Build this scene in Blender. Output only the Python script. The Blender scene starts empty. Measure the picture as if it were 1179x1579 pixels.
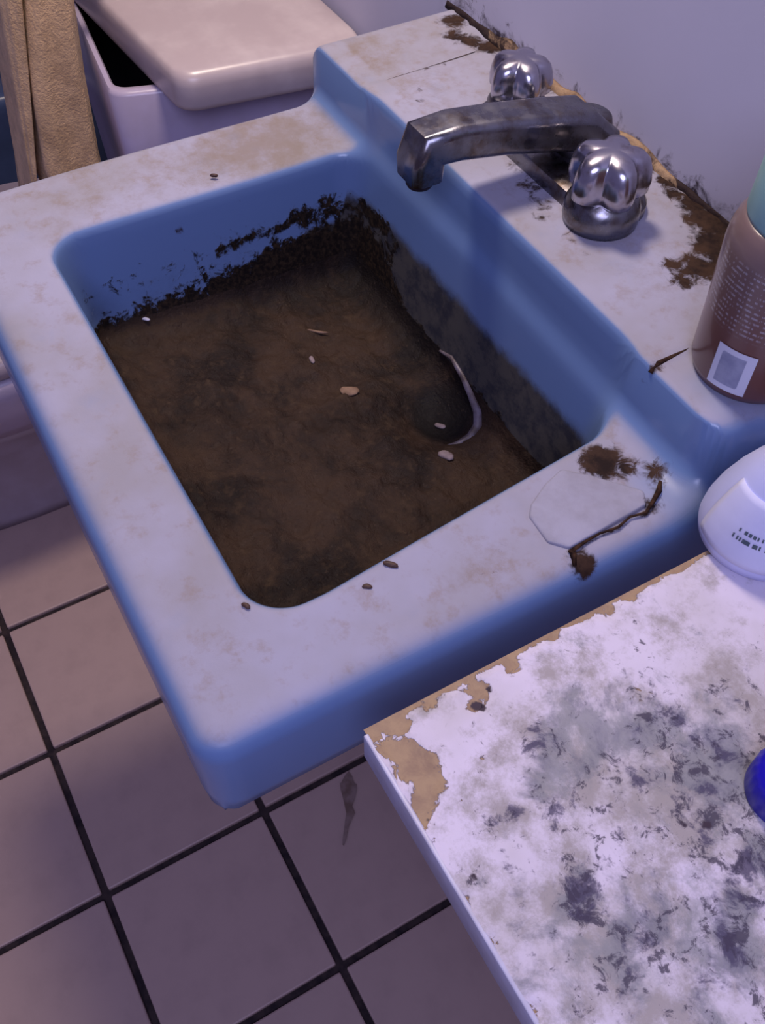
import bpy, bmesh, math, random
import numpy as np
from mathutils import Vector, Matrix, noise as mnoise

S = bpy.context.scene
COL = S.collection
# ------------------------------------------------------------------ camera
F_PX = 1508.0
cd = bpy.data.cameras.new('camera'); cam = bpy.data.objects.new('camera', cd); COL.objects.link(cam)
yaw, pit, rol = 2.6191, 0.9216, 0.009
fwd = Vector((math.cos(pit)*math.cos(yaw), math.cos(pit)*math.sin(yaw), -math.sin(pit)))
rt = fwd.cross(Vector((0, 0, 1))).normalized(); upv = rt.cross(fwd)
rt, upv = math.cos(rol)*rt+math.sin(rol)*upv, -math.sin(rol)*rt+math.cos(rol)*upv
M = Matrix((rt, upv, -fwd)).transposed().to_4x4(); M.translation = Vector((.7272, -.4794, .4568))
cam.matrix_world = M
cd.sensor_fit = 'VERTICAL'; cd.sensor_height = 36.0; cd.lens = F_PX/1579*36.0
cd.clip_start = .01
S.camera = cam
# ------------------------------------------------------------------ world, lamps, exposure
w = bpy.data.worlds.new('world'); S.world = w; w.use_nodes = True
w.node_tree.nodes['Background'].inputs[0].default_value = (.34, .30, .62, 1)
w.node_tree.nodes['Background'].inputs[1].default_value = .36
def area(name, loc, tgt, size, power, col):
    l = bpy.data.lights.new(name, 'AREA'); l.shape = 'DISK'; l.size = size; l.energy = power; l.color = col
    o = bpy.data.objects.new(name, l); COL.objects.link(o); o.location = loc
    o.rotation_euler = (Vector(tgt)-Vector(loc)).to_track_quat('-Z', 'Y').to_euler()
    return o
area('vanity_lamp', (-.10, -.14, 1.02), (.10, -.40, -.4), .22, 10.5, (1, .83, .70))
area('cool_fill', (1.30, -.85, 1.15), (.45, -.25, 0), .8, 13, (.60, .60, 1))  # unseen cool fill, added to brighten the right-facing sides
S.view_settings.view_transform = 'Standard'; S.view_settings.look = 'None'
S.view_settings.exposure = 0.0; S.view_settings.gamma = 1.0
S.view_settings.use_curve_mapping = False
RNG = random.Random(7)

# ------------------------------------------------------------------ material helpers
class NT:
    def __init__(s, name, rough=.5, spec=.5, coat=0, metal=0):
        s.m = bpy.data.materials.new(name); s.m.use_nodes = True
        s.t = s.m.node_tree; s.b = s.t.nodes['Principled BSDF']
        s.b.inputs['Roughness'].default_value = rough; s.b.inputs['Specular IOR Level'].default_value = spec
        s.b.inputs['Coat Weight'].default_value = coat; s.b.inputs['Metallic'].default_value = metal
        s.co = s.t.nodes.new('ShaderNodeTexCoord').outputs['Object']
    def lk(s, a, b): s.t.links.new(a, b)
    def val(s, sock, v):
        if isinstance(v, (int, float)): sock.default_value = v
        elif isinstance(v, tuple): sock.default_value = (*v, 1) if len(v) == 3 and len(sock.default_value) == 4 else v
        else: s.lk(v, sock)
    def noise(s, scale, detail=4, rough=.6, stretch=None, dist=0, off=0):
        n = s.t.nodes.new('ShaderNodeTexNoise'); co = s.co
        if stretch or off:
            mp = s.t.nodes.new('ShaderNodeMapping'); s.lk(co, mp.inputs[0])
            mp.inputs['Scale'].default_value = stretch or (1, 1, 1); mp.inputs['Location'].default_value = (off, off*.7, off*.3); co = mp.outputs[0]
        s.lk(co, n.inputs['Vector']); n.inputs['Scale'].default_value = scale; n.inputs['Detail'].default_value = detail
        n.inputs['Roughness'].default_value = rough; n.inputs['Distortion'].default_value = dist
        return n.outputs['Fac']
    def attr(s, name):
        a = s.t.nodes.new('ShaderNodeAttribute'); a.attribute_name = name; return a.outputs['Fac']
    def math(s, op, a, b=0.0, clamp=False):
        n = s.t.nodes.new('ShaderNodeMath'); n.operation = op; n.use_clamp = clamp
        s.val(n.inputs[0], a); s.val(n.inputs[1], b); return n.outputs[0]
    def step(s, v, a, b, o0=0.0, o1=1.0):
        n = s.t.nodes.new('ShaderNodeMapRange'); n.interpolation_type = 'SMOOTHSTEP'
        s.val(n.inputs[0], v)
        n.inputs[1].default_value = a; n.inputs[2].default_value = b; n.inputs[3].default_value = o0; n.inputs[4].default_value = o1
        return n.outputs[0]
    def mix(s, f, a, b):
        n = s.t.nodes.new('ShaderNodeMix'); n.data_type = 'RGBA'
        s.val(n.inputs[0], f); s.val(n.inputs[6], a); s.val(n.inputs[7], b); return n.outputs[2]
    def color(s, c): s.val(s.b.inputs['Base Color'], c); return s
    def rough(s, v): s.val(s.b.inputs['Roughness'], v); return s
    def bump(s, h, strength=.3, dist=.002):
        n = s.t.nodes.new('ShaderNodeBump'); n.inputs['Strength'].default_value = strength; n.inputs['Distance'].default_value = dist
        s.lk(h, n.inputs['Height']); s.lk(n.outputs[0], s.b.inputs['Normal']); return s
    def normal_z(s):
        g = s.t.nodes.new('ShaderNodeNewGeometry'); x = s.t.nodes.new('ShaderNodeSeparateXYZ')
        s.lk(g.outputs['Normal'], x.inputs[0]); return x.outputs[2]
    def xyz(s):
        x = s.t.nodes.new('ShaderNodeSeparateXYZ'); s.lk(s.co, x.inputs[0]); return x.outputs

def speckle(name, c1, c2, scale, rough=.5, spec=.4, bump=.15, lo=.35, hi=.65, dist=.001, coat=0):
    n = NT(name, rough, spec, coat); f = n.noise(scale)
    n.color(n.mix(n.step(f, lo, hi), c1, c2)).bump(n.noise(scale*3), bump, dist)
    return n.m

# ------------------------------------------------------------------ object helpers
ORG = {}
def link(name, me, mat, parent=None, at=None, smooth=True):
    org = ORG[parent] if parent else Vector(at or (0, 0, 0))
    o = bpy.data.objects.new(name, me); COL.objects.link(o)
    me.transform(Matrix.Translation(-org)); me.materials.append(mat)
    if smooth:
        me.shade_smooth()
    if parent: o.parent = parent
    else: o.location = org
    ORG[o] = org.copy()
    return o
def tag(o, label=None, cat=None, group=None, kind=None):
    for k, v in (('label', label), ('category', cat), ('group', group), ('kind', kind)):
        if v: o[k] = v
    return o
def thing(name, loc, label, cat, group=None):
    o = bpy.data.objects.new(name, None); COL.objects.link(o); o.location = loc; ORG[o] = Vector(loc)
    o.empty_display_size = .05
    return tag(o, label, cat, group)
def mesh(name, v, f):
    me = bpy.data.meshes.new(name); me.from_pydata([tuple(map(float, p)) for p in v], [], f); me.validate(); me.update()
    bm = bmesh.new(); bm.from_mesh(me); bmesh.ops.recalc_face_normals(bm, faces=bm.faces); bm.to_mesh(me); bm.free()
    return me
def auto(o, deg=35):
    me = o.data; me.shade_smooth(); me.set_sharp_from_angle(angle=math.radians(deg)); return o
def bevel_mesh(bm, wdt, seg=3, angle=40):
    es = [e for e in bm.edges if len(e.link_faces) == 2 and e.calc_face_angle(0) > math.radians(angle)]
    bmesh.ops.bevel(bm, geom=es, offset=wdt, segments=seg, affect='EDGES', profile=.5)
def box(name, lo, hi, bev=0, seg=2):
    bm = bmesh.new(); bmesh.ops.create_cube(bm, size=1)
    for v in bm.verts:
        v.co = Vector([lo[i]+(v.co[i]+.5)*(hi[i]-lo[i]) for i in range(3)])
    if bev: bevel_mesh(bm, bev, seg)
    me = bpy.data.meshes.new(name); bm.to_mesh(me); bm.free(); return me
def loft(name, rings, cap0=True, cap1=True):
    n = len(rings[0]); v = [p for r in rings for p in r]; f = []
    for i in range(len(rings)-1):
        for j in range(n):
            k = (j+1) % n; f.append((i*n+j, i*n+k, (i+1)*n+k, (i+1)*n+j))
    if cap0: f.append(tuple(range(n))[::-1])
    if cap1: f.append(tuple((len(rings)-1)*n+j for j in range(n)))
    return mesh(name, v, f)
def lathe(name, prof, n=40, c=(0, 0, 0), lob=None):
    rings = []
    for r, z in prof:
        rings.append([(c[0]+r*(1 if not lob else lob(a, z))*math.cos(a), c[1]+r*(1 if not lob else lob(a, z))*math.sin(a), c[2]+z)
                      for a in (2*math.pi*j/n for j in range(n))])
    return loft(name, rings)
def rrect(cx, cy, hx, hy, r, n=8):
    pts = []
    for k, (sx, sy) in enumerate(((1, 1), (-1, 1), (-1, -1), (1, -1))):
        for i in range(n+1):
            a = math.pi/2*(k+i/n); pts.append((cx+sx*(hx-r)+r*math.cos(a), cy+sy*(hy-r)+r*math.sin(a)))
    return pts
def roundpoly(P, r, n=6):
    out = []; N = len(P)
    for i in range(N):
        p = Vector(P[i]); a = (Vector(P[i-1])-p); b = (Vector(P[(i+1) % N])-p)
        ang = a.angle(b); d = r/math.tan(ang/2); a.normalize(); b.normalize()
        p0, p1 = p+a*d, p+b*d
        for k in range(n+1):
            t = k/n; out.append(tuple((1-t)**2*p0+2*t*(1-t)*p+t*t*p1))
    return out
def offset_poly(P, d):     # shrink towards the centroid by about d
    c = Vector((sum(p[0] for p in P)/len(P), sum(p[1] for p in P)/len(P)))
    return [tuple(Vector(p)+(c-Vector(p)).normalized()*d) for p in P]
def vattr(me, name, fn):
    a = me.attributes.new(name, 'FLOAT', 'POINT')
    a.data.foreach_set('value', [float(fn(v.co)) for v in me.vertices])
def sstep(x, a, b):
    t = np.clip((x-a)/(b-a), 0, 1); return t*t*(3-2*t)

# ------------------------------------------------------------------ materials
BLUE = (.140, .222, .42)
DUST = (.345, .340, .445)
def sink_mat():
    n = NT('blue_vitreous_china', .22, .5, .3)
    nz = n.normal_z()
    grime = n.noise(60, 6, .7); big = n.noise(9, 4, .6); fine = n.noise(260, 4, .7)
    film = n.mix(n.step(big, .35, .7), DUST, (.295, .28, .315))
    film = n.mix(n.math('MULTIPLY', n.step(grime, .50, .74), .5), film, (.24, .175, .125))
    tg = n.math('ADD', n.attr('tan'), n.math('MULTIPLY', n.math('SUBTRACT', n.noise(42, 7, .72, off=1.1), .5), 1.3))
    film = n.mix(n.math('MULTIPLY', n.step(tg, .25, .8), .75), film, (.225, .175, .135))
    dmask = n.math('MULTIPLY', n.step(nz, .62, 1.0), n.attr('dust'))
    dmask = n.math('MULTIPLY', dmask, n.step(n.noise(30, 5), .1, .45, .75, 1.0))
    c = n.mix(dmask, BLUE, film)
    # greenish brown soap film on the lower walls
    fm = n.math('ADD', n.attr('film'), n.math('MULTIPLY', n.math('SUBTRACT', n.noise(45, 6, .7), .5), .7))
    fk = n.math('MULTIPLY', n.step(fm, .25, .85), .92)
    c = n.mix(fk, c, n.mix(n.step(grime, .4, .65), (.075, .060, .036), (.028, .020, .012)))
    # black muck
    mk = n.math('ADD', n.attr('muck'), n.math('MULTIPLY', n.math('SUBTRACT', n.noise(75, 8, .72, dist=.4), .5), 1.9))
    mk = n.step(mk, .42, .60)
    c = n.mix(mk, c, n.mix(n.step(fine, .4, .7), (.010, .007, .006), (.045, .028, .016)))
    # brown stains, with the faucet's shadow painted among them
    st = n.math('ADD', n.attr('stain_shade'), n.math('MULTIPLY', n.math('SUBTRACT', n.noise(120, 6, .7, dist=.6), .5), 1.1))
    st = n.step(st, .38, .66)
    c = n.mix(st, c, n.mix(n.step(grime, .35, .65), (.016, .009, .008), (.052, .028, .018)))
    n.color(c)
    d2 = n.math('MAXIMUM', n.math('MAXIMUM', mk, st), n.math('MAXIMUM', dmask, fk))
    n.val(n.b.inputs['Specular IOR Level'], n.step(d2, 0, 1, .5, .12))
    n.rough(n.step(d2, 0, 1, .22, .72))
    n.bump(n.math('ADD', n.math('MULTIPLY', mk, .6), n.math('MULTIPLY', grime, n.math('MULTIPLY', dmask, .3))), .5, .0015)
    n.b.inputs['Coat Weight'].default_value = 0
    return n.m
M_SINK = sink_mat()
def muck_mat():
    n = NT('brown_sludge', .62, .16)
    a = n.noise(14, 6, .65, dist=.5); b = n.noise(90, 6, .7); c = n.noise(300, 3, .7)
    col = n.mix(n.step(a, .36, .62), (.012, .007, .006), (.040, .0225, .0145))
    col = n.mix(n.math('MULTIPLY', n.step(b, .50, .72), .6), col, (.066, .042, .026))
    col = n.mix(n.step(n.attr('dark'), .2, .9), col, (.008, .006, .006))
    col = n.mix(n.math('MULTIPLY', n.step(c, .6, .75), .25), col, (.12, .08, .055))
    n.color(col).bump(n.math('ADD', b, n.math('MULTIPLY', c, .5)), .6, .004)
    n.rough(n.step(b, .3, .7, .5, .8))
    return n.m
M_MUCK = muck_mat()
def chrome_mat():
    n = NT('tarnished_shaded_chrome', .24, .5, 0, 1.0)
    f = n.noise(40, 6, .7)
    n.color(n.mix(n.step(f, .42, .72), (.24, .24, .27), (.13, .095, .075))); n.rough(n.step(n.noise(70, 5), .3, .7, .16, .42))  # brown tarnish; shadow and dark reflections are put into the metal colour
    return n.m
M_CHROME = chrome_mat()
def knob_mat():
    n = NT('bright_chrome', .22, .5, 0, 1.0)
    n.color(n.mix(n.step(n.noise(50, 5), .5, .8), (.50, .48, .55), (.20, .13, .10))); return n.m
M_KNOB = knob_mat()
def wall_mat(name='pale_lilac_paint', base=(.60, .585, .70), mould=True):
    n = NT(name, .55, .3); f = n.noise(5, 4)
    c = n.mix(f, base, tuple(x*.88 for x in base))
    if mould:
        x, y, z = n.xyz()
        h = n.math('ADD', n.step(z, .045, .10, 1, 0), n.math('MULTIPLY', n.math('SUBTRACT', n.noise(38, 7, .7, dist=.5), .5), 2.2))
        along = n.math('MULTIPLY', n.step(x, -.02, .04), n.step(x, .40, .5, 1, 0))
        k = n.math('MULTIPLY', n.step(h, .80, 1.15), along)
        c = n.mix(k, c, (.045, .032, .042))
        sp = n.step(n.noise(55, 2, .4, off=3.1), .74, .80)
        c = n.mix(n.math('MULTIPLY', sp, .6), c, (.16, .15, .18))
    n.color(c).bump(n.noise(180, 3), .05, .001)
    return n.m
M_WALL = wall_mat()
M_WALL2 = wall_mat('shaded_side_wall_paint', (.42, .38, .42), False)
def trim_mat():
    n = NT('rotten_wood', .8, .2); a = n.noise(45, 6, .7, stretch=(.5, 1, 1)); b = n.noise(25, 7, .75, dist=.8, off=1.7)
    c = n.mix(n.step(a, .35, .7), (.40, .27, .16), (.22, .14, .09))
    x, y, z = n.xyz()
    k = n.math('ADD', b, n.math('ADD', n.step(x, .03, .10, .30, 0), n.step(x, .27, .33, 0, .30)))
    c = n.mix(n.step(k, .50, .66), c, (.03, .018, .018))
    n.color(c).bump(n.noise(90, 6), .8, .004); return n.m
M_TRIM = trim_mat()
def tile_mat():
    n = NT('mauve_quarry_tile', .45, .4); r = n.t.nodes.new('ShaderNodeObjectInfo').outputs['Random']
    c = n.mix(r, (.42, .30, .27), (.45, .32, .29))
    c = n.mix(n.math('MULTIPLY', n.step(n.noise(22, 5), .4, .75), .3), c, (.31, .22, .20))
    n.color(c).bump(n.noise(90, 4), .08, .001); return n.m
M_TILE = tile_mat()
M_GROUT = speckle('dark_grout', (.022, .016, .020), (.05, .035, .035), 60, .9, .2, .4)
def board_mat():
    n = NT('flaking_white_paint', .7, .3)
    tan = n.attr('bare'); md = n.attr('mould')
    a = n.noise(28, 7, .7, dist=.3); b = n.noise(85, 7, .72, dist=.4); c3 = n.noise(12, 4, .6)
    c = n.mix(n.step(c3, .35, .7), (.64, .585, .69), (.50, .46, .485))
    fine = n.noise(130, 8, .72, dist=.5, off=.4); mid = n.noise(52, 7, .7, dist=.4, off=4.2)
    ol = n.math('ADD', n.noise(34, 8, .74, off=2.3), n.math('MULTIPLY', md, .20))
    c = n.mix(n.math('MULTIPLY', n.step(ol, .48, .70), .85), c, (.30, .27, .25))
    gm = n.math('ADD', n.math('MULTIPLY', md, .72), n.math('MULTIPLY', n.math('SUBTRACT', a, .5), 2.4))
    c = n.mix(n.math('MULTIPLY', n.step(gm, .22, .62), .80), c, n.mix(n.step(mid, .4, .6), (.23, .235, .25), (.13, .135, .175)))
    sm = n.math('ADD', n.math('MULTIPLY', md, .62), n.math('MULTIPLY', n.math('SUBTRACT', mid, .5), 3.4))
    c = n.mix(n.math('MULTIPLY', n.step(sm, .50, .86), .85), c, (.055, .046, .095))
    fm = n.math('ADD', n.math('MULTIPLY', md, .55), n.math('MULTIPLY', n.math('SUBTRACT', fine, .5), 3.2))
    c = n.mix(n.math('MULTIPLY', n.step(fm, .42, .70), .85), c, (.045, .036, .065))
    tm = n.math('ADD', tan, n.math('MULTIPLY', n.math('SUBTRACT', n.noise(75, 7, .7, off=.9, dist=.8), .5), 1.7))
    tk = n.step(tm, .48, .55)
    bare = n.mix(n.step(b, .35, .65), (.36, .25, .15), (.27, .18, .12))
    c = n.mix(tk, c, bare)
    hole = n.step(n.math('ADD', n.attr('spot'), n.math('MULTIPLY', n.math('SUBTRACT', b, .5), .7)), .45, .7)
    c = n.mix(hole, c, (.045, .03, .045))
    n.color(c).bump(n.math('SUBTRACT', n.math('MULTIPLY', n.noise(120, 5), .35), tk), .7, .0015); return n.m
M_BOARD = board_mat()
M_EDGE = speckle('white_edge_band', (.50, .50, .66), (.42, .41, .52), 40, .4)
M_CHIP = speckle('tan_chipboard', (.36, .25, .15), (.25, .17, .10), 90, .8)
def porcelain(name, c1, c2): return speckle(name, c1, c2, 12, .3, .5, .05)
M_LID = porcelain('cream_porcelain', (.54, .46, .45), (.44, .36, .36))
M_TANK = porcelain('lilac_porcelain', (.44, .38, .52), (.40, .34, .44))
M_PED = porcelain('shaded_porcelain', (.34, .28, .33), (.30, .24, .27))  # white porcelain greyed: the shade on the pedestal is in its colour
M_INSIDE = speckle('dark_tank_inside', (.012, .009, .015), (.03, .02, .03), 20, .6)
M_TUB = porcelain('shaded_blue_enamel', (.06, .085, .16), (.05, .07, .13))  # blue enamel darkened, the tub's shadow is mixed into the colour
def towel_mat():
    n = NT('tan_terry_cloth', .95, .1); a = n.noise(30, 6, .7); b = n.noise(420, 3, .7)
    c = n.mix(n.step(a, .3, .7), (.74, .49, .26), (.46, .29, .15))
    n.color(c).bump(n.math('ADD', b, n.math('MULTIPLY', n.noise(260, 4), .8)), .8, .003)
    n.b.inputs['Sheen Weight'].default_value = .25; return n.m
M_TOWEL = towel_mat()
def bottle_mat():
    n = NT('brown_translucent_plastic', .28, .5, .3)
    x, y, z = n.xyz()
    c = n.mix(n.step(z, .02, .10), (.135, .055, .045), (.17, .115, .11))
    # rows of tiny pale printing on the side of the bottle that faces the basin
    rows = n.step(n.math('SINE', n.math('MULTIPLY', z, 1900.0)), .1, .6)
    ink = n.math('MULTIPLY', rows, n.step(n.noise(620, 2, .5, stretch=(1, 1, .25)), .46, .56))
    band = n.math('MULTIPLY', n.step(z, .046, .052), n.step(z, .088, .092, 1, 0))
    ang = n.math('ADD', n.math('MULTIPLY', x, .27), n.math('MULTIPLY', y, -.96))
    side = n.step(ang, .020, .026)
    c = n.mix(n.math('MULTIPLY', n.math('MULTIPLY', ink, band), n.math('MULTIPLY', side, .42)), c, (.50, .50, .58))
    n.color(c); n.b.inputs['Subsurface Weight'].default_value = .0
    return n.m
M_BOTTLE = bottle_mat()
M_GREEN = speckle('pale_green_plastic', (.26, .46, .47), (.22, .40, .42), 20, .35)
M_WHITEPL = speckle('white_plastic', (.55, .58, .86), (.52, .54, .80), 15, .4, coat=0)
def sticker_mat():
    n = NT('barcode_sticker', .5, .3); x, y, z = n.xyz()
    u = n.math('ADD', n.math('MULTIPLY', x, .96), n.math('MULTIPLY', y, .27))
    inside = n.attr('print')
    c = n.mix(n.math('MULTIPLY', n.step(inside, .35, .65), n.step(n.noise(110, 3, .6), .3, .7, .70, .92)), (.60, .62, .74), (.20, .22, .34))
    n.color(c); return n.m
M_STICK = sticker_mat()
M_BLUECAP = speckle('vivid_blue_plastic', (.012, .006, .42), (.01, .005, .36), 30, .3)
M_PRINT = speckle('dark_print', (.06, .09, .12), (.10, .13, .16), 200, .6)
M_PATCH = None

# ------------------------------------------------------------------ room
FZ = -.785; T = .2132; OX, OY = .0445, -.5954
floor = link('floor', box('floor', (-1.9, -1.9, FZ-.06), (1.6, .02, FZ-.006)), M_GROUT, smooth=False)
tag(floor, kind='structure', label='mauve square quarry tiles with dark grout lines')
g = .0088
tile_me = box('tile', (g/2, g/2, -.012), (T-g/2, T-g/2, 0), .0022, 2); tile_me.materials.append(M_TILE)
for i in range(-9, 7):
    for j in range(-6, 3):
        x, y = OX+i*T, OY+j*T
        if x < -1.9 or x+T > 1.6 or y < -1.9 or y+T > .06: continue
        o = bpy.data.objects.new('tile', tile_me); COL.objects.link(o); o.parent = floor
        o.location = (x, y, FZ+RNG.uniform(-.0006, .0006)); o.rotation_euler = (RNG.uniform(-.002, .002), RNG.uniform(-.002, .002), 0)
v = []; n = 26
for k in range(n):
    a = 2*math.pi*k/n; q = 1+.45*mnoise.noise((math.cos(a)*1.7, math.sin(a)*1.7, 3))
    e1, e2 = math.sin(a)*q*.042, math.cos(a)*q*.007+.006*math.sin(2.2*a)
    v.append((.305-.866*e1+.5*e2, -.285+.5*e1+.866*e2, FZ+.0011))
c0 = len(v); v.append((.305, -.285, FZ+.0014))
link('rust_smear', mesh('rust_smear', v, [(k, (k+1) % n, c0) for k in range(n)]), speckle('rust_smear', (.25, .175, .16), (.15, .095, .075), 50, .7), floor)
tag(link('wall_back', box('wall_back', (-1.9, .0, FZ-.06), (1.6, .10, 1.6)), M_WALL, smooth=False), 'pale lilac wall with mould creeping up behind the faucet', kind='structure')
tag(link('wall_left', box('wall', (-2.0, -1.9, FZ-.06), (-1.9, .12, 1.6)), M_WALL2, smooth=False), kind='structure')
# rotten wooden strip where the wall meets the sink ledge
v, f = [], []
NX = 110
for i in range(NX+1):
    x = .0+.515*i/NX
    q_ = (.25+.75*float(sstep(x, .0, .04)))*.35+.65*float(sstep(x, .05, .10)*(1-sstep(x, .27, .34))); d = .0055*q_+.004*q_*(mnoise.noise((x*38, 1.3, 0)))+.003*mnoise.noise((x*130, 4, 0)); h = .006*q_+.004*q_*mnoise.noise((x*45, 7.7, 0))
    for y, z in ((-d-.002, .0435), (-d, .048+h*.55), (-d*.5, .048+h), (0, .048+h*1.1), (0, .0435)): v.append((x, y, z))
for i in range(NX):
    for j in range(5):
        k = (j+1) % 5; f.append((i*5+j, i*5+k, (i+1)*5+k, (i+1)*5+j))
f += [tuple(range(5)), tuple(NX*5+k for k in range(5))]
tag(link('trim_1', mesh('trim', v, f), M_TRIM), 'rotten tan wood strip along the wall behind the faucet', kind='structure')

# ------------------------------------------------------------------ the sink
W, D, HD, ZB = .520, .462, .048, -.078
def smax(a, b, k):
    h = np.clip(.5+.5*(a-b)/k, 0, 1); return b+(a-b)*h+k*h*(1-h)
def smin(a, b, k): return -smax(-a, -b, k)
def bowl_sdf(x, y):
    xr = np.where(y > -.36, .4585-(y+.36)*.10, .4585); xl = .087
    y0, y1 = -.4005, -.1375
    cx, cy, hx, hy = (xl+xr)/2, (y0+y1)/2, (xr-xl)/2, (y1-y0)/2
    r = .028
    qx, qy = np.abs(x-cx)-hx+r, np.abs(y-cy)-hy+r
    return np.hypot(np.maximum(qx, 0), np.maximum(qy, 0))+np.minimum(np.maximum(qx, qy), 0)-r
def floor_z(x, y):
    r = np.hypot(x-.285, y+.185)
    return -.118+.020*np.clip((-.18-y)/.2, 0, 1)-.010*np.exp(-(r/.03)**2)
def solid(x, y, z):
    deck = smax(z-(HD-.0018*(1-sstep(x, .080, .090)*(1-sstep(x, .436, .446)))), -(y+.133), .006)
    # ledge front corners sweep round at the right-hand end
    ex = x-(W-.004)
    deck = smax(deck, ex+.8*np.maximum(0, -(y+.085))*.35, .02)
    rim = z-.0015*np.sin((x+y)*14)
    top = smin(rim, deck, .022)
    b = smax(bowl_sdf(x, y)-.13*z, -(z-floor_z(x, y)), .026)
    return smax(top, -b, .008)
def surf(x, y):
    x, y = np.asarray(x, float), np.asarray(y, float); lo = np.full(x.shape, -.2); hi = np.full(x.shape, .1)
    for _ in range(40):
        mid = (lo+hi)/2; ins = solid(x, y, mid) < 0
        lo = np.where(ins, mid, lo); hi = np.where(ins, hi, mid)
    return (lo+hi)/2
def cluster(lo, hi, base, zones):
    s = set(np.round(np.arange(lo, hi+1e-9, base), 5))
    for a, b, st in zones: s |= set(np.round(np.arange(a, b, st), 5))
    s = sorted(s | {lo, hi}); out = [s[0]]
    for q in s[1:]:
        if q-out[-1] > .00045: out.append(q)
    out[-1] = hi
    return np.array(out)
edge = [0, .0006, .0018, .0035, .006, .009, .0125, .017]
gx = cluster(0, W, .004, [(.078, .110, .0011), (.425, .466, .0012)])
gy = cluster(-D, 0, .004, [(-.408, -.378, .0011), (-.165, -.118, .0009)])
gx = np.unique(np.r_[gx[(gx > .019) & (gx < W-.019)], edge, W-np.array(edge)])
gy = np.unique(np.r_[gy[(gy > -D+.019) & (gy < -.0001)], -D+np.array(edge), 0])
X, Y = np.meshgrid(gx, gy, indexing='ij')
RC = .020
X2, Y2 = X.copy(), Y.copy()
for sx in (0, 1):            # round the two front corners
    cx = RC if sx == 0 else W-RC; cy = -D+RC
    px = (cx-X) if sx == 0 else (X-cx); py = cy-Y
    m = (px > 0) & (py > 0)
    k = np.where(m, np.maximum(px, py)/np.maximum(np.hypot(px, py), 1e-9), 1)
    X2 = np.where(m, cx+(X-cx)*k, X2); Y2 = np.where(m, cy+(Y-cy)*k, Y2)
X, Y = X2, Y2
Z = surf(X, Y)
qx, qy = np.maximum(np.abs(X-W/2)-(W/2-RC), 0), np.maximum(-(Y+D-RC), 0)
dist = np.minimum(np.minimum(X, W-X), Y+D)
dist = np.where((qx > 0) & (qy > 0), RC-np.hypot(qx, qy), dist)
ER = .016
e = np.clip(ER-dist, 0, ER); Z = Z-(ER-np.sqrt(np.maximum(ER*ER-e*e, 0)))
nx, ny = X.shape
verts = [(X[i, j], Y[i, j], Z[i, j]) for i in range(nx) for j in range(ny)]
faces = [(i*ny+j, (i+1)*ny+j, (i+1)*ny+j+1, i*ny+j+1) for i in range(nx-1) for j in range(ny-1)]
loop = [(i, 0) for i in range(nx)]+[(nx-1, j) for j in range(1, ny)]+[(i, ny-1) for i in range(nx-2, -1, -1)]+[(0, j) for j in range(ny-2, 0, -1)]
prev = [i*ny+j for i, j in loop]
c = Vector((W/2, -D/2))
for ins, zf_ in ((0, .35), (0, .75), (.0015, .93), (.006, 1.0), (.048, 1.02), (.052, 1.9), (.07, 2.0)):
    cur = []
    for (i, j) in loop:
        x, y, z0 = X[i, j], Y[i, j], Z[i, j]
        z = z0+(ZB-z0)*zf_
        nxp = min(max(x, ins), W-ins); nyp = max(y, -D+ins)
        verts.append((nxp, nyp, z)); cur.append(len(verts)-1)
    n = len(loop)
    for a in range(n): faces.append((prev[a], cur[a], cur[(a+1) % n], prev[(a+1) % n]))
    prev = cur
faces.append(tuple(prev))
sink = thing('sink', (W/2, 0, ZB), 'pale blue wall-hung sink with a basin full of brown sludge', 'sink')
me = mesh('sink_basin', verts, faces)
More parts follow.
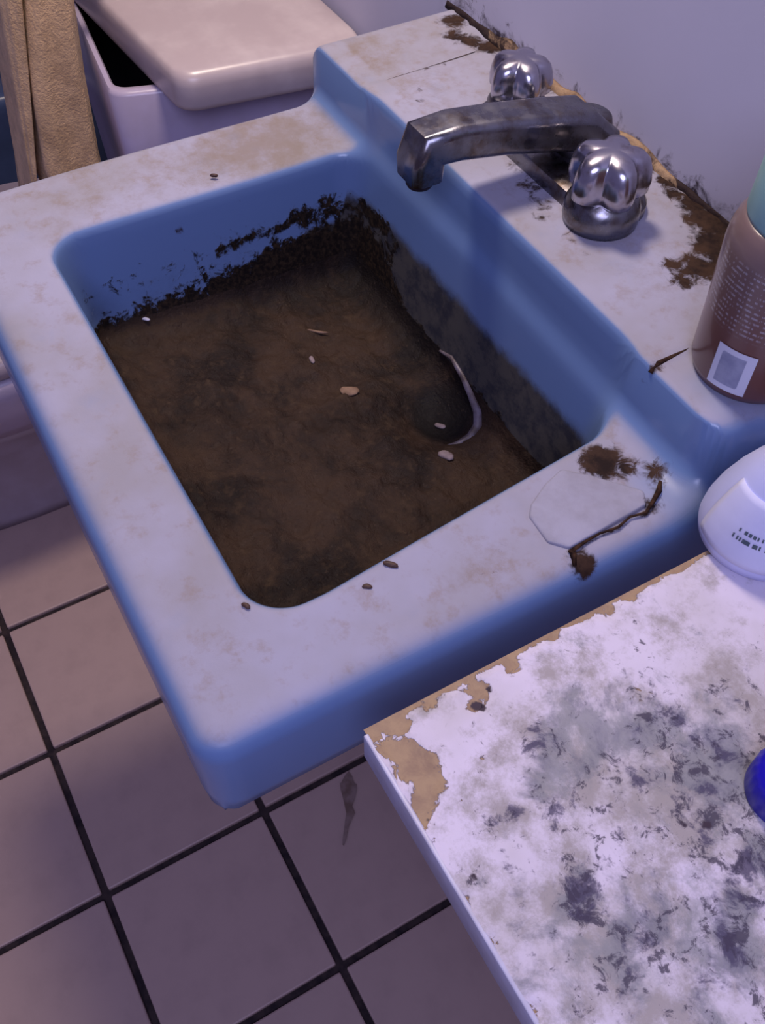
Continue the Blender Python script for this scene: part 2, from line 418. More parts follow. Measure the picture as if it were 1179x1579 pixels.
BL = [  # brown stains, plus painted faucet shadow on the ledge: x, y, z, radius, strength
 (.458, -.170, 0, .014, 1.0), (.468, -.160, 0, .010, .8), (.480, -.148, .003, .010, .75), (.490, -.150, .0, .008, .6), (.500, -.163, 0, .007, .7),
 (.513, -.224, -.004, .009, .95), (.505, -.221, 0, .006, .6),
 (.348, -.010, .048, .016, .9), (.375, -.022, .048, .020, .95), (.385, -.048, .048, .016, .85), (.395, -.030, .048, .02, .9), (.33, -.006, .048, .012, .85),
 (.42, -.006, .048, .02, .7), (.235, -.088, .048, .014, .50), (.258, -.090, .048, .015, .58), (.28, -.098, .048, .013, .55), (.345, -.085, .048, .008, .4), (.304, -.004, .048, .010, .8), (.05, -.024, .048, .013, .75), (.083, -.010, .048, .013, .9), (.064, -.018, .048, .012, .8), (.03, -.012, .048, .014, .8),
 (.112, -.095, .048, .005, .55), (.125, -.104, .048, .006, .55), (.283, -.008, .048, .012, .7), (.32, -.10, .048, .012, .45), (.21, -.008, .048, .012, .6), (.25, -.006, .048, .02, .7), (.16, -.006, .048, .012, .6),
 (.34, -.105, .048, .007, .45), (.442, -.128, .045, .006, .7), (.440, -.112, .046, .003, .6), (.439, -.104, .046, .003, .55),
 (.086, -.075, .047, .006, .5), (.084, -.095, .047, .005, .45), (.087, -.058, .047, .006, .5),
 (.495, -.275, 0, .012, .36), (.50, -.30, 0, .012, .33), (.486, -.262, 0, .012, .36), (.170, -.430, 0, .003, .55), (.145, -.4345, 0, .004, .4),
 (.05, -.18, 0, .03, .26), (.03, -.13, 0, .02, .3), (.06, -.14, 0, .015, .35), (.06, -.25, 0, .02, .26), (.075, -.20, 0, .012, .34),
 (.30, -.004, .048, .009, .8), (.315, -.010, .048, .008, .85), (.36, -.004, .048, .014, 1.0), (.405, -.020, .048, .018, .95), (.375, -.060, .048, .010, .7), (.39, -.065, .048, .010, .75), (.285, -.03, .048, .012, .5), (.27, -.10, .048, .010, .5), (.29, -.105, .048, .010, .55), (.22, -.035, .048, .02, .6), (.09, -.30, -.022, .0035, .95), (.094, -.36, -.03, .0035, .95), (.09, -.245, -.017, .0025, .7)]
crack = [(.504, -.228), (.5025, -.215), (.502, -.205), (.5035, -.193), (.501, -.182), (.503, -.172), (.499, -.164), (.494, -.155)]
groove = [(.470, -.230), (.477, -.234), (.486, -.2355), (.494, -.233), (.504, -.226)]
for P, r, s in ((crack, .0022, .85), (groove, .0016, .42)):
    for (a, b), (a2, b2) in zip(P, P[1:]):
        for t in np.linspace(0, 1, 6): BL.append((a+(a2-a)*t, b+(b2-b)*t, 0, r, s))
BLA = np.array(BL)
V = np.array([tuple(v.co) for v in me.vertices])
stain_shade = np.zeros(len(V))
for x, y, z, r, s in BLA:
    d2 = ((V-np.array([x, y, z]))**2).sum(1); stain_shade = np.maximum(stain_shade, s*np.exp(-d2/(r*r)*.7))
x, y, z = V.T
inb = bowl_sdf(x, y) < .004
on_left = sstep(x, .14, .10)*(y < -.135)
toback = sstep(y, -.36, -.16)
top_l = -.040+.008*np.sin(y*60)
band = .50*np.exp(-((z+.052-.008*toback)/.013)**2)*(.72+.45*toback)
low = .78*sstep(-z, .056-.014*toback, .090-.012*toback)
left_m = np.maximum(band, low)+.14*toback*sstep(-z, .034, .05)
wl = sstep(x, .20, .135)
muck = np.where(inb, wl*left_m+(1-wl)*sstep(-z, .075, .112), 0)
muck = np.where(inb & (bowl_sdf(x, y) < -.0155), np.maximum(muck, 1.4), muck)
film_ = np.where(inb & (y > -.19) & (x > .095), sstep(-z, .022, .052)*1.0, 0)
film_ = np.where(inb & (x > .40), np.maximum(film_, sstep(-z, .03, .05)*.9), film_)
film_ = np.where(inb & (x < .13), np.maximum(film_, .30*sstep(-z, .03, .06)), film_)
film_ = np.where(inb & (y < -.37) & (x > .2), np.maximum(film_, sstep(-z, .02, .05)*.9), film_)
dust = np.where(z > -.016, 1.0, 0.0)
dust = dust*(1-.6*sstep(y, -.175, -.145)*sstep(x, .462, .485)*(z < HD-.004))*(1-.35*sstep(x, .45, .47)*sstep(y, -.13, -.11))
tan = .75*np.exp(-((x-.045)/.06)**2-((y+.20)/.09)**2)+.35*np.exp(-((x-.05)/.08)**2-((y+.36)/.08)**2)+.45*np.exp(-((x-.49)/.02)**2-((y+.285)/.035)**2)+.30*(y > -.11)*(z > .03)
for nm, arr in (('stain_shade', stain_shade), ('tan', tan), ('muck', muck), ('film', film_), ('dust', dust)):
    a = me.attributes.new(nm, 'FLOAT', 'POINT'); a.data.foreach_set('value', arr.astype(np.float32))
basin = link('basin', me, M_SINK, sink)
# sludge lying in the basin
v, f = [], []
sx = np.arange(.090, .4581, .0022); sy = np.arange(-.398, -.1389, .0022)
idx = {}
dk = []
GX, GY = np.meshgrid(sx, sy, indexing='ij')
SD = bowl_sdf(GX, GY); SZ = surf(GX, GY)
for i, a in enumerate(sx):
    for j, b in enumerate(sy):
        sd = SD[i, j]
        if sd > -.0105: continue
        ed = max(0., min(1., (-sd-.0105)/.012))
        rd = math.hypot((a-.287)*.85, b+.172); pit_ = math.exp(-(rd/.028)**4)
        h = .0045+.0040*mnoise.fractal((a*38, b*38, 1), 1, 2, 4)+.0012*mnoise.noise((a*240, b*240, 3))
        h = max(.0012, h)*(1-.8*pit_)
        z = SZ[i, j]+h*ed-.001*(1-ed)
        idx[i, j] = len(v); v.append((a, b, z))
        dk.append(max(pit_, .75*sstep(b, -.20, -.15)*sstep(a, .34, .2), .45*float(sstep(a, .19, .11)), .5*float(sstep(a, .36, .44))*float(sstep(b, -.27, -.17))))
for (i, j), k in list(idx.items()):
    q = [idx.get((i+1, j)), idx.get((i+1, j+1)), idx.get((i, j+1))]
    if all(t is not None for t in q): f.append((k, *q))
v_sludge = list(v); me = mesh('sludge', v, f)
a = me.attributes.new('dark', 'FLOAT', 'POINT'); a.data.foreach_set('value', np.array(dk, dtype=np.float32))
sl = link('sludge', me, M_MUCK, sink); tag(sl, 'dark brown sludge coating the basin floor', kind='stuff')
# drain flange showing through the sludge: an arc of pale metal
M_FLANGE = speckle('scummed_metal', (.17, .145, .19), (.07, .05, .05), 60, .45, .5)
arc = []
AP = [(.246, -.1500), (.262, -.1492), (.280, -.1498), (.296, -.1512), (.309, -.1535), (.317, -.158), (.321, -.167), (.321, -.178), (.318, -.188)]
AZ = [float(surf(a, b))+.0020 for a, b in AP]
def tube(name, P, R, n=8):
    P = [Vector(p) for p in P]; rings = []
    if not isinstance(R, (list, tuple)): R = [R]*len(P)
    for i, p in enumerate(P):
        t = (P[min(i+1, len(P)-1)]-P[max(i-1, 0)]).normalized()
        a = t.cross(Vector((0, 0, 1))) if abs(t.z) < .95 else t.cross(Vector((0, 1, 0)))
        a.normalize(); b = t.cross(a)
        rings.append([tuple(p+(a*math.cos(q)+b*math.sin(q))*R[i]) for q in (2*math.pi*k/n for k in range(n))])
    return loft(name, rings)
fl = link('drain_flange', tube('flange', [(a, b, z) for (a, b), z in zip(AP, AZ)], [.0012, .0020, .0027, .0033, .0038, .0042, .0042, .0034, .0015]), M_FLANGE, sink)
tag(fl, 'pale scummed rim around the drain hole')
# repair patch on the near rim
PP = roundpoly([(.4655, -.228), (.472, -.2335), (.492, -.2345), (.5015, -.226), (.5000, -.195), (.4985, -.168), (.490, -.163), (.466, -.182), (.452, -.196), (.457, -.212)], .003, 3)
def patch_mat():
    n = NT('dried_filler', .7, .3); b = n.noise(70, 6, .7)
    c = n.mix(n.step(n.noise(25, 5), .35, .7), (.335, .33, .42), (.26, .25, .30))
    x, y, z = n.xyz()
    st = n.math('ADD', n.attr('stain_shade'), n.math('MULTIPLY', n.math('SUBTRACT', n.noise(120, 6, .7, dist=.6), .5), 1.1))
    c = n.mix(n.step(st, .38, .62), c, (.030, .016, .010)); n.color(c).bump(b, .4, .002); return n.m
n_ = len(PP); cc = (sum(p[0] for p in PP)/n_, sum(p[1] for p in PP)/n_)
rings = []
for s, z in ((1.02, -.003), (1, .0004), (.985, .0010), (.95, .0013), (.75, .0014), (.5, .0015), (.25, .0015), (.03, .0015)):
    rings.append([(cc[0]+(a-cc[0])*s, cc[1]+(b-cc[1])*s, z+.0004*mnoise.noise((a*s*90, b*s*90, 2))) for a, b in PP])
me = loft('repair_patch', rings)
def st_at(p):
    return max(s*math.exp(-((p.x-x)**2+(p.y-y)**2)/(r*r)*.7) for x, y, z, r, s in BL if z < .01 and r > .004)
vattr(me, 'stain_shade', st_at)
pa = link('repair_patch', me, patch_mat(), sink); tag(pa, 'cracked grey filler patch stained brown')

M_GRIME = speckle('crack_grime', (.020, .011, .009), (.060, .032, .020), 150, .95, .05)
cr = link('crack', tube('crack', [(.511, -.229, -.0035), (.505, -.226, -.0004)]+[(a, b, .0004) for a, b in crack]+[(.489, -.150, .001)], [.0016, .002, .0013, .0009, .0007, .0009, .0007, .0010, .0013, .0018, .001]), M_GRIME, sink)
for P, R in (([(.443, -.1325, HD-.0042), (.441, -.126, HD-.0022), (.4405, -.115, HD-.0018), (.440, -.100, HD-.0016), (.4395, -.088, HD-.0014)], [.0016, .0022, .0016, .0009, .0004]), ([(.0865, -.118, HD-.0010), (.086, -.100, HD-.0009), (.0855, -.075, HD-.0009), (.085, -.050, HD-.0009), (.083, -.025, HD-.0010)], [.0003, .0005, .0003, .0006, .0003])):
    link('seam', tube('seam', P, R), M_GRIME, sink)
tag(cr, 'brown grimy crack along the edge of the patch')
# ------------------------------------------------------------------ faucet
FX, FY = .245, -.060
fa = thing('faucet', (FX, FY, HD), 'tarnished chrome faucet with two lobed knobs on the sink ledge', 'faucet')
bp = rrect(FX, FY, .084, .026, .024)
def ring(P, s, z): return [(FX+(a-FX)*s, FY+(b-FY)*s, z) for a, b in P]
auto(link('base_plate', loft('base_plate', [ring(bp, 1, HD-.001), ring(bp, 1, HD+.007), ring(bp, .95, HD+.011), ring(bp, .85, HD+.0125)]), M_CHROME, fa), 40)
# spout: a tapering square-shouldered arm, rising from a hub and ending in a short downturned nose
path = [((.252, -.036, .058), .018, .013), ((.252, -.038, .070), .018, .014), ((.251, -.052, .0800), .0175, .0145), ((.248, -.078, .0850), .0168, .0140), ((.2435, -.115, .0905), .0158, .0132), ((.240, -.148, .0940), .0155, .0128), ((.239, -.1685, .0935), .0155, .0135), ((.2385, -.1715, .083), .0150, .0122), ((.2385, -.1715, .0705), .0143, .0117)]
dirs = [(0, 0, 1), (0, -.3, 1), (0, -1, .35), (0, -1, .15), (0, -1, .12), (0, -1, .02), (0, -.85, -.5), (0, -.1, -1), (0, 0, -1)]
rings = []
for (p, hw, hh), d in zip(path, dirs):
    d = Vector(d).normalized(); sx_ = Vector((1, 0, 0)); u_ = d.cross(sx_) * -1
    if u_.z < 0 and abs(d.z) < .8: u_ = -u_
    rr = []
    for a, b in rrect(0, 0, hw, hh, min(hw, hh)*.5, 5): rr.append(tuple(Vector(p)+sx_*a+sx_.cross(d)*b))
    rings.append(rr)
auto(link('spout', loft('spout', rings), M_CHROME, fa), 60)
link('aerator', lathe('aerator', [(.0085, -.004), (.0095, -.002), (.0095, .004), (.004, .004)], 20, (.2385, -.1715, .0675)), M_INSIDE, fa)
link('spout_hub', lathe('spout_hub', [(.023, .010), (.022, .018), (.019, .026), (.017, .034), (.006, .036)], 28, (.249, -.042, HD)), M_CHROME, fa)
for hx, hy, q in ((.178, -.050, .80), (.312, -.072, .92)):
    cpos = (hx, hy, HD)
    kb = link('knob_base', lathe('knob_base', [(r_*q, z_*q) for r_, z_ in [(.0275, -.001), (.0285, .006), (.0280, .014), (.0245, .021), (.0150, .026), (.0120, .030), (.006, .031)]], 36, cpos), M_CHROME, fa)
    def lob(a, z): return 1+(.34*(abs(math.cos(2.5*a+.55))**1.2-.62))*(1 if z > .020 else .3)
    link('knob', lathe('knob', [(r_*q, z_*q) for r_, z_ in [(.010, .021), (.022, .022), (.0268, .026), (.0275, .034), (.0262, .043), (.0240, .050), (.0200, .0545), (.0110, .057), (.004, .0575)]], 90, cpos, lob), M_KNOB, fa)

# ------------------------------------------------------------------ toilet, its loose lid, towel, tub
TC = [(-.232, -.254), (-.155, -.012), (-.640, -.012), (-.600, -.206)]
toilet = thing('toilet', (-.40, -.35, FZ), 'grubby lilac toilet with open cistern beyond the sink', 'toilet')
ZT = -.085
outer = roundpoly(TC, .022); inner = offset_poly(outer, .017)
bot = offset_poly(outer, .03)
rings = [[(a, b, -.40) for a, b in bot], [(a, b, -.385) for a, b in offset_poly(outer, .022)], [(a, b, -.20) for a, b in offset_poly(outer, .007)], [(a, b, ZT-.004) for a, b in outer], [(a, b, ZT) for a, b in offset_poly(outer, .004)], [(a, b, ZT) for a, b in offset_poly(inner, -.004)], [(a, b, ZT-.004) for a, b in inner]]
auto(link('cistern', loft('cistern', rings, True, False), M_TANK, toilet), 50)
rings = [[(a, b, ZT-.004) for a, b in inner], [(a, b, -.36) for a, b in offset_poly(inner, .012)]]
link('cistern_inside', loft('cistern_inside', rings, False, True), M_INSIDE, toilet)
def oval(cx, cy, hx, hy, z, n=40, p=2.3):
    o = []
    for k in range(n):
        a = 2*math.pi*k/n; ca, sa = math.cos(a), math.sin(a)
        o.append((cx+hx*math.copysign(abs(ca)**(2/p), ca), cy+hy*math.copysign(abs(sa)**(2/p), sa), z))
    return o
# pedestal with a spreading foot, then the bowl
link('pedestal', loft('pedestal', [oval(-.452, -.40, .106, .30, FZ, p=3), oval(-.452, -.40, .105, .297, FZ+.02, p=3), oval(-.45, -.40, .094, .275, FZ+.05, p=3), oval(-.445, -.40, .090, .262, FZ+.14), oval(-.426, -.41, .105, .262, FZ+.20), oval(-.425, -.42, .125, .275, FZ+.245)]), M_PED, toilet)
link('bowl', loft('bowl', [oval(-.425, -.42, .118, .27, FZ+.225), oval(-.425, -.43, .148, .29, FZ+.265), oval(-.42, -.44, .170, .31, FZ+.31), oval(-.415, -.45, .185, .320, FZ+.355), oval(-.415, -.45, .188, .322, FZ+.378), oval(-.415, -.45, .182, .315, FZ+.388), oval(-.415, -.45, .135, .25, FZ+.388), oval(-.415, -.45, .12, .23, FZ+.36), oval(-.415, -.45, .07, .12, FZ+.22)]), M_TANK, toilet)
link('seat_lid', loft('seat_lid', [oval(-.415, -.455, .180, .31, FZ+.389), oval(-.415, -.455, .186, .318, FZ+.394), oval(-.415, -.455, .186, .318, FZ+.410), oval(-.415, -.455, .175, .305, FZ+.418)]), M_PED, toilet)
# lid: slab lying askew on the cistern
LP = roundpoly([(-.158, -.203), (-.128, -.004), (-.62, -.004), (-.60, -.232)], .028, 8)
def lr(d, z): return [(a, b, z) for a, b in offset_poly(LP, d)]
lid = link('cistern_lid', loft('cistern_lid', [lr(.006, ZT+.001), lr(.001, ZT+.003), lr(0, ZT+.008), lr(0, ZT+.026), lr(.002, ZT+.033), lr(.006, ZT+.038), lr(.013, ZT+.0405), lr(.06, ZT+.041), lr(.12, ZT+.0412)]), M_LID, at=(-.39, -.11, ZT))
tag(lid, 'cream porcelain cistern lid lying askew on the lilac toilet tank', 'lid')
# towel: bunched folds over the seat lid
def towel_col(cx, path, hx, n=72, seed=0, ph=0):
    rings = []
    for z, y0, y1 in path:
        yc, hy = (y0+y1)/2, (y1-y0)/2; r = []
        for k in range(n):
            a = 2*math.pi*k/n
            w_ = 1+.07*math.sin(5*a+ph+z*6)+.04*math.sin(9*a+z*14)+.05*mnoise.noise((math.cos(a)*2+seed, math.sin(a)*2, z*9))
            ca, sa = math.cos(a), math.sin(a)
            r.append((cx+hx*w_*math.copysign(abs(ca)**.7, ca), yc+hy*w_*math.copysign(abs(sa)**.7, sa), z))
        rings.append(r)
    return rings
zs = np.linspace(-.34, .0565, 22)
A = []
for z in zs:
    t = (z+.19)/.18
    yA, yB = -.333+t*.040, -.259+t*.013
    if z < -.19: yA, yB = -.333, -.259
    A.append((z, yA+.004*math.sin(z*20), yB))
ra = towel_col(-.335, A, .040, seed=1)
B = []
for z in zs[4:]:
    t = (z+.16)/.15
    B.append((z, -.338+t*.020, -.328+t*.034))
rb = towel_col(-.352, B, .042, n=40, seed=5, ph=1)
m1 = loft('towel', ra); m2 = loft('towel_fold', rb)
bm = bmesh.new(); bm.from_mesh(m1); bm.from_mesh(m2)
# the top of the towel bridges both falls over the lid
me = bpy.data.meshes.new('towel'); bm.to_mesh(me); bm.free()
tw = link('towel', me, M_TOWEL, at=(-.34, -.30, -.34))
rail = link('towel_rail', tube('towel_rail', [(-.335, 0, .066), (-.335, -.37, .066)], .009, 12), M_KNOB, at=(-.335, 0, .066))
tag(rail, 'bare metal rail that carries the tan towel', 'rail')
tag(tw, 'tan fuzzy towel hanging in long folds in front of the open cistern', 'towel')
# bathtub
tub = thing('bathtub', (-1.25, -.75, FZ), 'dark blue bathtub in shadow at the far left', 'bathtub')
def tr(ins, z, r): return [(a, b, z) for a, b in rrect(-1.235, -.755, .395-ins, .75-ins, r, 6)]
auto(link('tub_shell', loft('tub_shell', [tr(.01, FZ, .03), tr(.01, FZ+.30, .03), tr(.002, FZ+.37, .03), tr(0, FZ+.385, .03), tr(.004, FZ+.397, .03), tr(.012, FZ+.40, .03), tr(.06, FZ+.40, .08), tr(.072, FZ+.392, .09), tr(.10, FZ+.12, .12), tr(.15, FZ+.07, .14)]), M_TUB, tub), 60)

# ------------------------------------------------------------------ counter board at the lower right
ZC = .020; BX0, BX1, BY0 = .5495, 1.15, -.3865
ctr = thing('countertop', (.85, 0, ZC-.02), 'mouldy countertop with flaking white paint beside the sink', 'countertop')
cp = roundpoly([(BX0, BY0), (BX1, BY0), (BX1, 0), (BX0, 0)], .006, 5)
auto(link('board', loft('board', [[(a, b, ZC-.022) for a, b in cp], [(a, b, ZC-.001) for a, b in cp]]), M_CHIP, ctr), 40)
band = [(BX0+.004, BY0-.0015), (BX1, BY0-.0015), (BX1, BY0+.001), (BX0+.004, BY0+.001)]
link('edge_band', box('edge_band', (BX0+.003, BY0-.0018, ZC-.0225), (BX1, BY0+.0008, ZC+.0012), .0007), M_EDGE, ctr)
v, f = [], []
bx = np.r_[np.arange(BX0, .82, .0022), np.arange(.82, BX1+.001, .01)]; by = np.arange(BY0, 0.0001, .0022)
BX_, BY_ = np.meshgrid(bx, by, indexing='ij')
def fld(P, X, Y):
    o = np.zeros_like(X)
    for x, y, r, s in P: o = np.maximum(o, s*np.exp(-((X-x)**2+(Y-y)**2)/(r*r)))
    return o
BARE = [(.5535, -.372, .010, 1), (.553, -.384, .006, 1), (.566, -.378, .010, .9), (.577, -.375, .011, 1), (.588, -.374, .008, 1), (.594, -.380, .008, 1), (.601, -.3845, .006, .9),
        (.5535, -.352, .005, .8), (.559, -.327, .008, .95), (.5645, -.333, .006, .85), (.5545, -.305, .007, .9), (.553, -.278, .005, .8), (.5535, -.243, .006, .85), (.552, -.228, .005, .8), (.55, -.19, .004, .6),
        (.612, -.386, .003, .6), (.64, -.3865, .0035, .7), (.66, -.3865, .004, .7), (.69, -.3865, .0045, .7), (.72, -.3865, .004, .6), (.588, -.345, .006, .42), (.60, -.26, .012, .40), (.578, -.225, .01, .34), (.605, -.365, .006, .5), (.612, -.372, .004, .5)]
MOULD = [(.600, -.313, .016, .8), (.620, -.262, .022, .85), (.643, -.265, .022, .8), (.616, -.33, .014, .7), (.622, -.35, .012, .75), (.636, -.377, .008, .6), (.664, -.345, .016, 1.2), (.655, -.335, .012, .9), (.692, -.345, .014, 1.15), (.684, -.338, .01, .9),
         (.711, -.297, .014, 1.2), (.700, -.285, .012, .9), (.664, -.272, .012, .95), (.687, -.262, .016, 1.0), (.70, -.25, .016, .9), (.64, -.30, .014, .6), (.66, -.30, .012, .5), (.645, -.25, .025, .75), (.66, -.23, .025, .7), (.70, -.22, .03, .8), (.62, -.23, .018, .55), (.60, -.245, .014, .5), (.63, -.335, .012, .55), (.605, -.29, .014, .55), (.675, -.29, .02, .6), (.72, -.33, .02, .6), (.70, -.37, .012, .5), (.735, -.28, .02, .8)]
MOULD = [(x, y, r_, min(s_, .92)) for x, y, r_, s_ in MOULD]
SPOT = [(.5655, -.3325, .0035, 1), (.568, -.331, .003, .9), (.5615, -.3225, .0028, .9), (.602, -.3825, .0022, .8), (.666, -.2745, .0035, 1), (.661, -.283, .003, .8), (.634, -.3785, .0028, .9), (.592, -.375, .002, .5)]
bare = np.maximum(fld(BARE, BX_, BY_), (.60*np.exp(-((BX_-BX0)/.0035)**2)+.25*np.exp(-((BX_-BX0)/.012)**2)))
mould = np.maximum(fld(MOULD, BX_, BY_), fld([(.66, -.275, .080, .62), (.69, -.32, .06, .58), (.620, -.320, .035, .55)], BX_, BY_)); spot = fld(SPOT, BX_, BY_)
for i in range(len(bx)):
    for j in range(len(by)):
        t = float(sstep(bare[i, j]+.35*mnoise.noise((bx[i]*70, by[j]*70, 0)), .42, .56))
        v.append((bx[i], by[j], ZC+.0012-.0014*t+.0003*mnoise.noise((bx[i]*60, by[j]*60, 4))))
nb = len(by)
f = [(i*nb+j, (i+1)*nb+j, (i+1)*nb+j+1, i*nb+j+1) for i in range(len(bx)-1) for j in range(nb-1)]
me = mesh('paint_layer', v, f)
for nm, arr in (('bare', bare), ('mould', mould), ('spot', spot)):
    a = me.attributes.new(nm, 'FLOAT', 'POINT'); a.data.foreach_set('value', arr.reshape(-1).astype(np.float32))
pl = link('paint_layer', me, M_BOARD, ctr); tag(pl, 'flaking white paint spotted with black mould')

# ------------------------------------------------------------------ bottles and caps
BC = (.468, -.080)
ab = thing('shampoo_bottle', (BC[0], BC[1], HD-.004), 'brown translucent bottle with pale green cap and barcode sticker on the sink ledge', 'bottle')
prof = [(.004, .0005), (.028, .0005), (.0325, .003), (.0345, .009), (.0352, .04), (.0365, .075), (.0370, .088), (.0365, .094), (.0350, .1005), (.0330, .1045), (.0310, .1065)]
link('body', lathe('bottle_body', prof, 56, (BC[0], BC[1], HD-.004)), M_BOTTLE, ab)
link('cap', lathe('bottle_cap', [(.0285, .1055), (.0312, .1065), (.0318, .109), (.0310, .142), (.0290, .148), (.004, .149)], 48, (BC[0], BC[1], HD-.004)), M_GREEN, ab)
def rad_at(z):
    for (r0, z0), (r1, z1) in zip(prof[1:], prof[2:]):
        if z0 <= z <= z1: return r0+(r1-r0)*(z-z0)/(z1-z0)
    return prof[-1][0]
v, f, pr = [], [], []
a0, a1, z0, z1 = math.radians(-88), math.radians(-50), .009, .039
for layer in (.0005, -.0006):
    for i in range(17):
        for j in range(13):
            a = a0+(a1-a0)*i/16; z = z0+(z1-z0)*j/12; r = rad_at(z)+layer
            v.append((BC[0]+r*math.cos(a), BC[1]+r*math.sin(a), HD-.004+z)); pr.append(1.0 if 3 <= i <= 12 and 2 <= j <= 10 else 0.0)
for L_ in (0, 1):
    for i in range(16):
        for j in range(12):
            k = L_*221+i*13+j; f.append((k, k+13, k+14, k+1))
me = mesh('sticker', v, f); a = me.attributes.new('print', 'FLOAT', 'POINT'); a.data.foreach_set('value', pr)
tag(link('sticker', me, M_STICK, ab), 'white barcode sticker')

# white bottle lying on the board's far corner
P0 = Vector((.5550, -.1415, ZC+.0012)); KZ = 1.24
wb = thing('white_bottle', tuple(P0), 'squat white plastic bottle with sloping shoulders standing over the countertop corner', 'bottle')
wprof = [(.006, 0), (.0345, 0), (.0375, .0016), (.0388, .006), (.0380, .013), (.0350, .022), (.0295, .033), (.0230, .043), (.0165, .050), (.0130, .053), (.006, .0532)]
wprof = [(q*.88, z*KZ) for q, z in wprof]
link('body', lathe('white_body', wprof, 56, tuple(P0)), M_WHITEPL, wb)
link('bottle_cap', lathe('white_cap', [(.010, .0645), (.0135, .065), (.0138, .068), (.0132, .086), (.0115, .088), (.004, .0882)], 40, tuple(P0)), M_WHITEPL, wb)
def on_body(a, z, off):
    for (q0, z0), (q1, z1) in zip(wprof[2:], wprof[3:]):
        if z0 <= z <= z1: rr = q0+(q1-q0)*(z-z0)/(z1-z0)+off; break
    return (P0.x+rr*math.cos(a), P0.y+rr*math.sin(a), P0.z+z+off*.6)
def wrap(name, a0, a1, z0, z1, o0, o1, mt, na=18, nz=10, keep=lambda i, j: True):
    v, f = [], []
    for layer in (o1, o0):
        for i in range(na+1):
            for j in range(nz+1): v.append(on_body(math.radians(a0+(a1-a0)*i/na), z0+(z1-z0)*j/nz, layer))
    m_ = (na+1)*(nz+1)
    for L_ in (0, 1):
        for i in range(na):
            for j in range(nz):
                k = L_*m_+i*(nz+1)+j
                if keep(i, j): f.append((k, k+nz+1, k+nz+2, k+1))
    rim = [i*(nz+1) for i in range(na+1)]+[na*(nz+1)+j for j in range(1, nz+1)]+[i*(nz+1)+nz for i in range(na-1, -1, -1)]+[j for j in range(nz-1, 0, -1)]
    if keep(0, 0) and keep(1, 1) and keep(2, 2):
        for p, q in zip(rim, rim[1:]+rim[:1]): f.append((p, q, m_+q, m_+p))
    return link(name, mesh(name, v, f), mt, wb)
wrap('paper_label', -118, 10, .009, .049, -.0003, .0007, speckle('paper_white', (.64, .65, .86), (.60, .61, .80), 30, .6))
for z0, z1, seed in ((.0245, .0270, 1), (.0295, .0315, 2)):
    wrap('print', -84, -34, z0, z1, .0008, .0011, M_PRINT, 34, 2, lambda i, j, sd_=seed: mnoise.noise((i*.8, sd_*3.1, 0)) > .02)
# vivid blue cap at the right edge
BCp = (.673, -.2325, ZC+.001)
def rib(a, z): return 1+(.018*math.cos(26*a) if .002 < z < .017 else 0)
tag(link('bottle_cap', lathe('blue_cap', [(.0185, 0), (.0195, .0015), (.0192, .016), (.0175, .0205), (.012, .0232), (.003, .024)], 104, BCp, rib), M_BLUECAP, at=BCp), 'vivid blue plastic cap on the mouldy countertop at the right edge', 'cap')

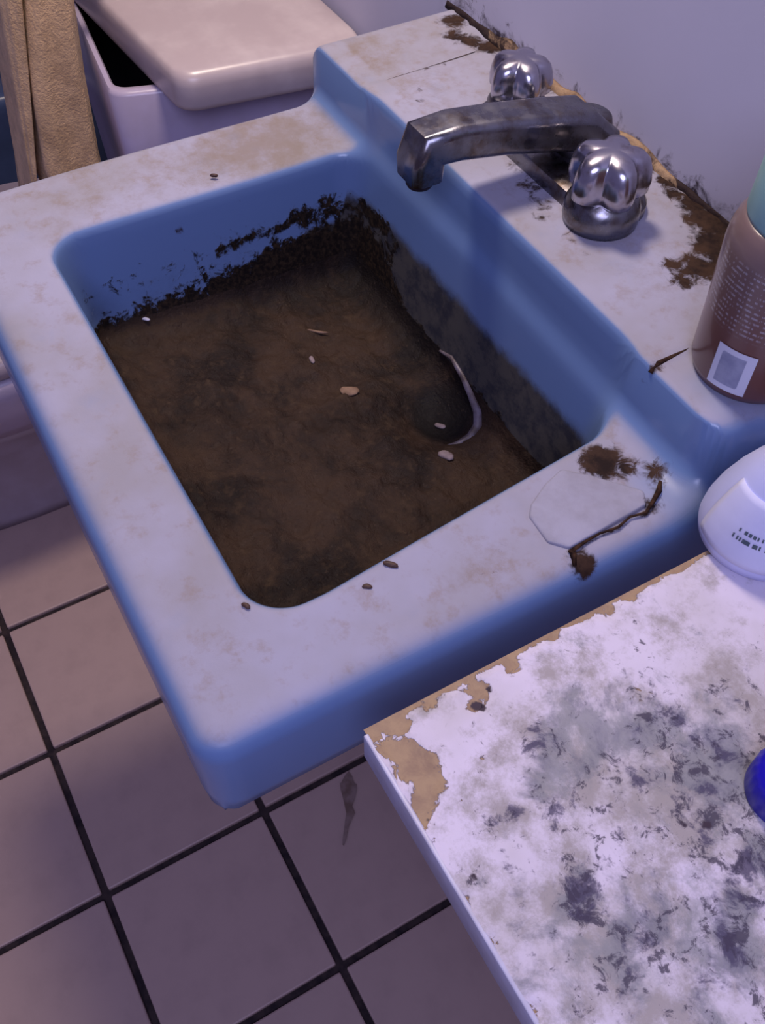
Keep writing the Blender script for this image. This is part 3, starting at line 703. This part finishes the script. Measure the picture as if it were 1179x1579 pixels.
# ------------------------------------------------------------------ crumbs, husks and twigs
SLV = np.array(v_sludge)
def sludge_z(x, y): return float(SLV[((SLV[:, 0]-x)**2+(SLV[:, 1]-y)**2).argmin(), 2])
def husk(name, c, L, wd, ht, ang, mat, label, cat, tilt=0, seed=0):
    n = 12; rings = []
    for t in np.linspace(-1, 1, 9):
        s = math.sqrt(max(0, 1-t*t))**.8*.96+.04
        r = []
        for k in range(n):
            a = 2*math.pi*k/n; q = 1+.18*mnoise.noise((t*2+seed, math.cos(a), math.sin(a)))
            r.append((t*L/2, wd/2*s*q*math.cos(a)+.06*L*math.sin(t*2+seed), ht/2*s*q*math.sin(a)))
        rings.append(r)
    if c[2] < -.05:
        c = (c[0], c[1], sludge_z(c[0], c[1]))
    me = loft(name, rings); me.transform(Matrix.Translation(Vector(c)+Vector((0, 0, ht*.45)))@Matrix.Rotation(ang, 4, 'Z')@Matrix.Rotation(tilt, 4, 'Y'))
    return tag(link(name, me, mat, at=c), label, cat)
M_HUSK = speckle('dark_husk', (.045, .022, .018), (.09, .045, .03), 300, .6)
M_FLAKE = speckle('tan_flake', (.24, .15, .10), (.16, .095, .06), 120, .8)
M_PALE = speckle('pale_flake', (.26, .20, .21), (.15, .11, .11), 120, .7)
husk('husk', (.4625, -.3215, .001), .0095, .0035, .0028, .54, M_HUSK, 'larger dark husk lying on the near rim of the sink', 'husk')
husk('husk', (.469, -.340, .001), .006, .003, .0022, 1.05, M_HUSK, 'smaller dark crumb on the near rim nearest the front corner', 'crumb', seed=2)
husk('crumb', (.0735, -.259, .001), .0065, .003, .003, 1.2, M_HUSK, 'dark crumb on the far rim of the sink by the towel', 'crumb', seed=3)
husk('crumb', (.4475, -.4035, .001), .006, .003, .0022, .5, M_HUSK, 'dark crumb at the rounded front corner of the basin', 'crumb', seed=8)
husk('twig', (.163, -.219, -.103), .019, .0022, .0022, .95, M_FLAKE, 'thin tan twig lying on the sludge', 'twig', seed=4)
husk('flake', (.238, -.229, -.103), .016, .010, .003, .9, M_FLAKE, 'large tan flake in the middle of the sludge', 'flake', seed=5)
husk('flake', (.194, -.240, -.103), .009, .004, .0025, -.4, M_PALE, 'small pale flake on the sludge below the twig', 'flake', seed=6)
husk('flake', (.331, -.196, -.102), .013, .008, .004, .4, M_PALE, 'pale flake on the sludge in front of the drain hole', 'flake', seed=7)
husk('paper_scrap', (.101, -.345, -.086), .009, .0035, .002, .9, speckle('white_scrap', (.62, .60, .70), (.5, .5, .6), 80, .6), 'tiny white scrap at the far left edge of the sludge', 'scrap', seed=9)
husk('flake', (.292, -.176, -.112), .010, .005, .002, .9, M_PALE, 'dull flake down inside the dark drain hollow', 'flake', seed=10)
